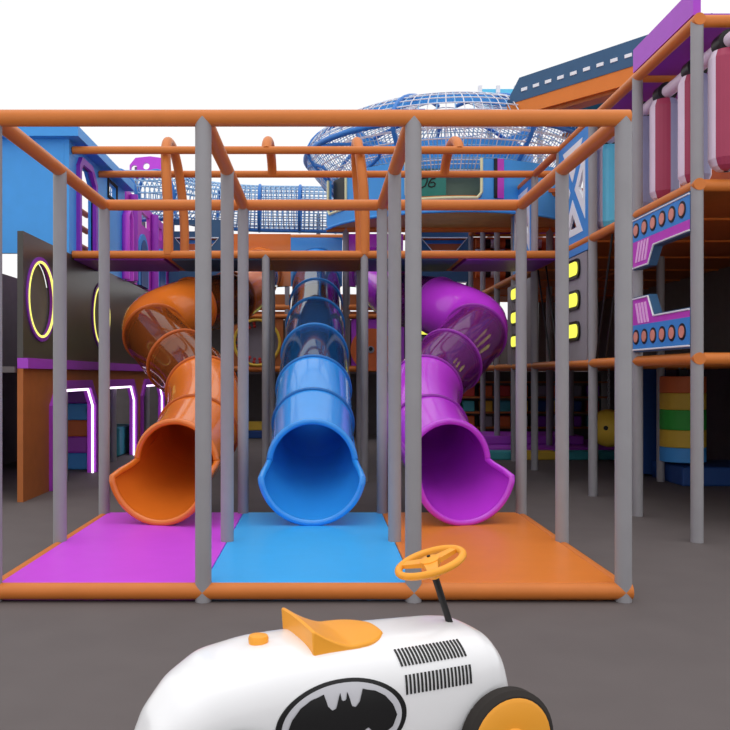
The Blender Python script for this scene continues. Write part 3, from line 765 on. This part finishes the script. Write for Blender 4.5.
# ------------------------------------------------------------------ far net tunnel
tn = thing('net_tunnel', 'long net tunnel with blue hoops in the far left background', 'net tunnel', (-1.5, 17, 0))
tp = [at(118, 196, 15.2), at(165, 196, 16.2), at(205, 204, 17), at(250, 208, 17.3), at(300, 209, 17.3), at(345, 210, 17.3)]
tpts = catmull(tp, 10); RT = .46
nm = MB()
fr = []
for i, p in enumerate(tpts):
    t = (tpts[min(i+1, len(tpts)-1)]-tpts[max(i-1, 0)]).normalized(); u = V((0,0,1)); u = (u-t*u.dot(t)).normalized(); fr.append((p, u, t.cross(u)))
for j in range(24):
    a = 2*PI*j/24; nm.tube([p+(u*math.cos(a)+r*math.sin(a))*RT for p, u, r in fr], .013, 4)
for p, u, r in fr: nm.tube([p+(u*math.cos(2*PI*j/24)+r*math.sin(2*PI*j/24))*RT for j in range(24)], .013, 4, True)
nm.obj('net', M['net_blue'], tn)
for i in range(0, len(fr), 8):
    p, u, r = fr[i]; MB().tube([p+(u*math.cos(2*PI*j/32)+r*math.sin(2*PI*j/32))*(RT+.01) for j in range(32)], .035, 8, True).obj('hoop', M['ring_blue'], tn)
MB().tube([p-u*RT-V((0, .1, .02)) for p, u, r in fr], .035, 8).obj('bottom_pipe', M['ring_blue'], tn)
for i in (4, 24, 44):
    p, u, r = fr[i]; MB().tube([(p.x, p.y+.5, 0), (p.x, p.y+.5, p.z)], .045, 10).obj('support_post', M['grey_post'], tn)

# ------------------------------------------------------------------ canopy at the upper right
cn = thing('canopy', 'navy and orange canopy with a row of white rectangles at the upper right', 'canopy', (3.3, 11, 5))
A = V((4.6, 9.72, 0)); dirv = V((-.834, 1, 0)); dirn = dirv.normalized(); nv = V((dirn.y, -dirn.x, 0))*-1   # nv points to the front left
if nv.y > 0: nv = -nv
Lc = (V((3.95, 10.5, 0))-A).length + 1.525*dirv.length
def fas(a, b, d): p = A+dirn*a+nv*d; return (p.x, p.y, b)
MB().plate([(0, 5.22), (Lc, 5.22), (Lc-.25, 5.555), (0, 5.555)], [], lambda a, b, d: fas(a, b, d), -.08).obj('navy_fascia', M['navy'], cn, smooth=False)
MB().plate([(0, 4.99), (Lc-.05, 5.03), (Lc-.02, 5.22), (0, 5.22)], [], lambda a, b, d: fas(a, b, d-.01), -.08).obj('orange_fascia', M['mat_orange'], cn, smooth=False)
for i in range(14):
    a = Lc-.33-i*.2
    if a > .2: MB().plate(rect(a-.06, a+.04, 5.345, 5.39), [], lambda a, b, d: fas(a, b, d), .01).obj('white_rectangle', M['white_trim'], cn, smooth=False)
# roof behind the fascia: a frame of beams with a cyan skylight
def slab(a0, a1, d0, d1, z0, z1, nm, mm):
    vs = []
    for z in (z0, z1):
        for a, d in ((a0, d0), (a1, d0), (a1, d1), (a0, d1)):
            p = A+dirn*a-nv*d; vs.append((p.x, p.y, z))
    MB().add(vs, [(3,2,1,0),(4,5,6,7),(0,1,5,4),(1,2,6,5),(2,3,7,6),(3,0,4,7)]).obj(nm, M[mm], cn, smooth=False)
slab(0, Lc-.05, .08, .3, 4.97, 5.05, 'soffit', 'brown')
slab(0, Lc-.05, 1.5, 1.7, 5.0, 5.4, 'rear_fascia', 'navy')
slab(0, Lc-.05, 1.35, 1.5, 4.97, 5.05, 'soffit', 'brown')
slab(0, Lc*.9, .3, 1.5, 5.3, 5.33, 'skylight', 'cl_cyan')
slab(.9, 1.05, .3, 1.35, 4.98, 5.06, 'cross_beam', 'brown')
for a in (.5, Lc-.6):
    p = A+dirn*a-nv*1.6; MB().tube([(p.x, p.y, Z3), (p.x, p.y, 5.05)], .05, 12).obj('support_post', M['grey_post'], cn)
# cyan roof far behind the dome
cy = thing('cyan_roof', 'cyan roof panel with white seams rising behind the net dome', 'roof', (4, 17.5, 6))
c1, c2 = at(480, 120, 17.5), at(545, 89, 17.5)
MB().box(c1.x, c2.x, 17.5, 17.7, c1.z, c2.z).obj('panel', M['cyan'], cy, smooth=False)
for px in (480, 498, 516, 534):
    q = at(px, 100, 17.45); MB().box(q.x-.04, q.x+.04, 17.42, 17.5, c1.z, c2.z+.05).obj('seam', M['white_trim'], cy, smooth=False)
for px in (490, 540):
    q = at(px, 100, 17.6); MB().tube([(q.x, 17.6, 0), (q.x, 17.6, c1.z+.1)], .06, 12).obj('support_post', M['grey_post'], cy)

# ------------------------------------------------------------------ ride-on car
car = thing('ride_on_car', 'white ride on toy car with yellow seat and steering wheel in the foreground', 'toy car', (.08, 2.6, 0), rz=math.radians(22))
SEC = [(-.67, .17, .07), (-.655, .24, .10), (-.62, .315, .135), (-.55, .40, .165), (-.45, .462, .19), (-.3, .487, .20), (-.1, .490, .205), (.2, .482, .20),
       (.34, .478, .196), (.41, .470, .188), (.455, .450, .176), (.487, .412, .160), (.508, .352, .145), (.52, .28, .13), (.526, .19, .118)]
ZBT = .09; EXP = 3.3
def sec(u):
    if u <= SEC[0][0]: return SEC[0][1:]
    for a, b in zip(SEC, SEC[1:]):
        if u <= b[0]:
            t = (u-a[0])/(b[0]-a[0]); return (a[1]+(b[1]-a[1])*t, a[2]+(b[2]-a[2])*t)
    return SEC[-1][1:]
def shell(u, th, off=0):
    zt, hw = sec(u); zc, h = (zt+ZBT)/2, (zt-ZBT)/2
    c, s = math.cos(th), math.sin(th)
    y = math.copysign(abs(c)**(2/EXP), c)*(hw+off); z = zc+math.copysign(abs(s)**(2/EXP), s)*(h+off)
    return V((u, y, z))
def side(u, z, off):
    zt, hw = sec(u); zc, h = (zt+ZBT)/2, (zt-ZBT)/2
    q = min(.995, abs((z-zc)/h)); y = -hw*(1-q**EXP)**(1/EXP)
    n = V((0, -abs(y/hw)**(EXP-1)/hw, math.copysign(q**(EXP-1), z-zc)/h)).normalized()
    return V((u, y, z))+n*off
body = MB(); us = []
for a, b in zip(SEC, SEC[1:]):
    k = 3
    us += [a[0]+(b[0]-a[0])*i/k for i in range(k)]
us.append(SEC[-1][0]); NB = 64
vs = [shell(u, 2*PI*(j+.5)/NB) for u in us for j in range(NB)]; fs = []
for i in range(len(us)-1):
    for j in range(NB):
        j2 = (j+1) % NB; fs.append((i*NB+j, i*NB+j2, (i+1)*NB+j2, (i+1)*NB+j))
fs.append(tuple(range(NB))); fs.append(tuple((len(us)-1)*NB+j for j in range(NB-1, -1, -1)))
bo = body.add(vs, fs).obj('body', M['white'], car, local=True)
sm = bo.modifiers.new('smooth', 'SUBSURF'); sm.levels = 1; sm.render_levels = 1
# louvres
for row in range(2):
    for i in range(19 if row == 0 else 18):
        if row == 0: u0 = .093+.0125*i; za, zb, sl = .460, .420, .008
        else: u0 = .108+.0132*i; za, zb, sl = .397, .342, .0
        m = MB(); K = 5; w = .0028; vs = []
        for k in range(K+1):
            t = k/K; z = za+(zb-za)*t; u = u0+sl*t
            zt, hw = sec(u); z = min(z, zt-.006)
            vs += [side(u-w, z, .0035), side(u+w, z, .0035), side(u-w, z, -.01), side(u+w, z, -.01)]
        fs = []
        for k in range(K): 
            o_ = k*4; fs += [(o_, o_+1, o_+5, o_+4), (o_+2, o_, o_+4, o_+6), (o_+1, o_+3, o_+7, o_+5), (o_+3, o_+2, o_+6, o_+7)]
        fs += [(0, 1, 3, 2), (K*4, K*4+1, K*4+3, K*4+2)]
        m.add(vs, fs).obj('louvre', M['black'], bo, local=True, smooth=False)
# oval badge with the winged emblem
EU, EZ, EA, EB = -.10, .292, .205, .122
def oval(s, off, nm, mt, par):
    m = MB(); vs = []; fs = []; n, K = 72, 10
    for k in range(K+1):
        for j in range(n):
            a = 2*PI*j/n; vs.append(side(EU+EA*s*k/K*math.cos(a), EZ+EB*s*k/K*math.sin(a), off))
    for k in range(K):
        for j in range(n):
            j2 = (j+1) % n; fs.append((k*n+j, k*n+j2, (k+1)*n+j2, (k+1)*n+j))
    for j in range(n): pass
    o2 = len(vs)
    for j in range(n):
        a = 2*PI*j/n; vs.append(side(EU+EA*s*math.cos(a), EZ+EB*s*math.sin(a), -.006))
    for j in range(n):
        j2 = (j+1) % n; fs.append((K*n+j, K*n+j2, o2+j2, o2+j))
    return m.add(vs, fs).obj(nm, M[mt], par, local=True)
badge = oval(1.0, .003, 'badge', 'black', bo)
oval(.915, .005, 'badge_ground', 'emblem_grey', badge)
UP = [(0, .58), (.035, .58), (.06, .80), (.10, .60), (.13, .42), (.20, .38), (.27, .50), (.33, .80), (.40, .76), (.55, .70), (.72, .54), (.86, .28), (.93, 0)]
DN = [(0, -.72), (.06, -.46), (.14, -.30), (.22, -.38), (.30, -.30), (.42, -.20), (.50, -.34), (.60, -.40), (.74, -.40), (.86, -.28), (.93, 0)]
def pw_(T, x):
    for a, b in zip(T, T[1:]):
        if x <= b[0]: return a[1]+(b[1]-a[1])*(x-a[0])/(b[0]-a[0])
    return T[-1][1]
bat = MB(); vs = []; fs = []; n, K = 96, 8
for i in range(n+1):
    x = -.93+1.86*i/n; a, b = pw_(DN, abs(x)), pw_(UP, abs(x))
    for k in range(K+1): vs.append(side(EU+EA*.915*x*.98, EZ+EB*.915*(a+(b-a)*k/K), .0072))
for i in range(n):
    for k in range(K):
        o_ = i*(K+1)+k; fs.append((o_, o_+1, o_+K+2, o_+K+1))
bat.add(vs, fs).obj('emblem', M['black'], badge, local=True)
# seat
seat = MB(); vs = []; fs = []; nu, nv_ = 26, 14
def seat_top(u):
    t = (u+.170)/.27
    return .484+.064*min(.9, max(0, 1-t/.5)**1.5)+.008*max(0, t-.5)
for lay in (0, 1):
    for i in range(nu+1):
        t = i/nu; u = -.170+.27*t
        hw = .140-.015*t if t < .6 else (.129)*math.sqrt(max(.2, 1-((t-.6)/.43)**2))
        for j in range(nv_+1):
            s = -1+2*j/nv_
            z = seat_top(u)-.006*s*s+.006 if lay == 0 else min(seat_top(u)-.03, max(.455, .462-.0*t))
            if lay == 1 : z = .445+.02*t
            vs.append(V((u+(0 if lay == 0 else .006*(1-t)), s*hw*(1 if lay == 0 else .97), z)))
W = nv_+1; o2 = (nu+1)*W
for i in range(nu):
    for j in range(nv_):
        fs.append((i*W+j, i*W+j+1, (i+1)*W+j+1, (i+1)*W+j)); fs.append((o2+i*W+j, o2+(i+1)*W+j, o2+(i+1)*W+j+1, o2+i*W+j+1))
for i in range(nu):
    for j in (0, nv_): fs.append((i*W+j, (i+1)*W+j, o2+(i+1)*W+j, o2+i*W+j))
for j in range(nv_):
    for i in (0, nu): fs.append((i*W+j, i*W+j+1, o2+i*W+j+1, o2+i*W+j))
seat.add(vs, fs).obj('seat', M['car_orange'], car, local=True, bevel=.008)
MB().lathe([(.029, 0), (.031, .02), (.028, .028), (.01, .031)], (-.29, .0, .478), n=24).obj('cap', M['car_orange'], car, local=True)
# steering
b0, b1 = V((.375, 0, .465)), V((.305, 0, .665)); axd = (b1-b0).normalized()
MB().tube([b0, b1-axd*.04], .0115, 14).obj('steering_column', M['black'], car, local=True)
sw = MB(); e1 = V((axd.z, 0, -axd.x)); e2 = V((0, 1, 0))
tilt = (axd+V((.02, .05, 0))).normalized(); e1 = (e1-tilt*e1.dot(tilt)).normalized(); e2 = tilt.cross(e1)
wc = b1+axd*.012
sw.tube([wc+(e1*math.cos(2*PI*i/48)+e2*math.sin(2*PI*i/48))*.110 for i in range(48)], .0125, 12, True)
sw.lathe([(.016, -.055), (.024, -.02), (.034, -.005), (.034, .012), (.012, .02)], wc, axis=axd, n=24)
for a in (.1, .1+2*PI/3, .1+4*PI/3):
    d_ = e1*math.cos(a)+e2*math.sin(a); p_ = tilt.cross(d_)
    vs = []
    for rr, w, h in ((.02, .024, .008), (.108, .016, .006)):
        for sx, sz in ((-1, -1), (1, -1), (1, 1), (-1, 1)): vs.append(wc+d_*rr+p_*w*sx+tilt*h*sz)
    sw.add(vs, [(0,1,2,3),(7,6,5,4),(0,1,5,4),(1,2,6,5),(2,3,7,6),(3,0,4,7)])
swo = sw.obj('steering_wheel', M['car_orange'], car, local=True)
MB().lathe([(.006, 0), (.006, .004)], wc+tilt*.02, axis=tilt, n=10).obj('hub_screw', M['tyre'], swo, local=True)
# nose grille and wheels
MB().lathe([(.02, 0), (.118, 0), (.122, .012), (.105, .03), (.02, .034)], (.508, .05, .272), axis=(1, 0, 0), n=40).obj('nose_grille', M['car_orange'], car, local=True)
for u, v in ((.445, -.225), (.445, .225), (-.42, -.225), (-.42, .225)):
    s = math.copysign(1, v)
    w = MB().lathe([(.11, -.03), (.145, -.03), (.16, -.018), (.16, .018), (.145, .03), (.11, .03)], (u, v, .16), axis=(0, s, 0), n=44).obj('wheel', M['tyre'], car, local=True)
    MB().lathe([(.01, -.028), (.14, -.028), (.14, .03), (.128, .036), (.05, .033), (.04, .046), (.01, .048)], (u, v, .16), axis=(0, s, 0), n=36).obj('hub', M['car_orange'], w, local=True)
    MB().tube([(u, v-s*.02, .16), (u, v-s*.15, .16)], .02, 10).obj('axle', M['tyre'], w, local=True)

# ------------------------------------------------------------------ world, light, camera
w = bpy.data.worlds.new('studio_sky'); sc.world = w; w.use_nodes = True
nt = w.node_tree; bg = nt.nodes['Background']; bg.inputs[0].default_value = (1, 1, 1, 1); bg.inputs[1].default_value = 1.02
s = bpy.data.lights.new('soft_key', 'SUN'); s.energy = .8; s.angle = math.radians(60); s.color = (1, .98, .95)
so = bpy.data.objects.new('soft_key', s); COL.objects.link(so); so.location = (-4, -4, 10)
so.rotation_euler = (math.radians(8), 0, math.radians(-18))
cam = bpy.data.cameras.new('camera'); co = bpy.data.objects.new('camera', cam); COL.objects.link(co)
co.location = (0, 0, CZ); co.rotation_euler = (PI/2, 0, 0)
cam.sensor_width = 36; cam.sensor_fit = 'HORIZONTAL'; cam.lens = 36*F/730
cam.shift_x = (365-VX)/730; cam.shift_y = (VY-365)/730
cam.clip_start = .05; cam.clip_end = 200
sc.camera = co
sc.view_settings.view_transform = 'Standard'; sc.view_settings.look = 'None'
sc.view_settings.exposure = 0; sc.view_settings.gamma = 1
sc.view_settings.use_curve_mapping = False
sc.cycles.max_bounces = 10; sc.cycles.transparent_max_bounces = 24; sc.cycles.diffuse_bounces = 4
try: sc.cycles.use_denoising = True
except Exception: pass
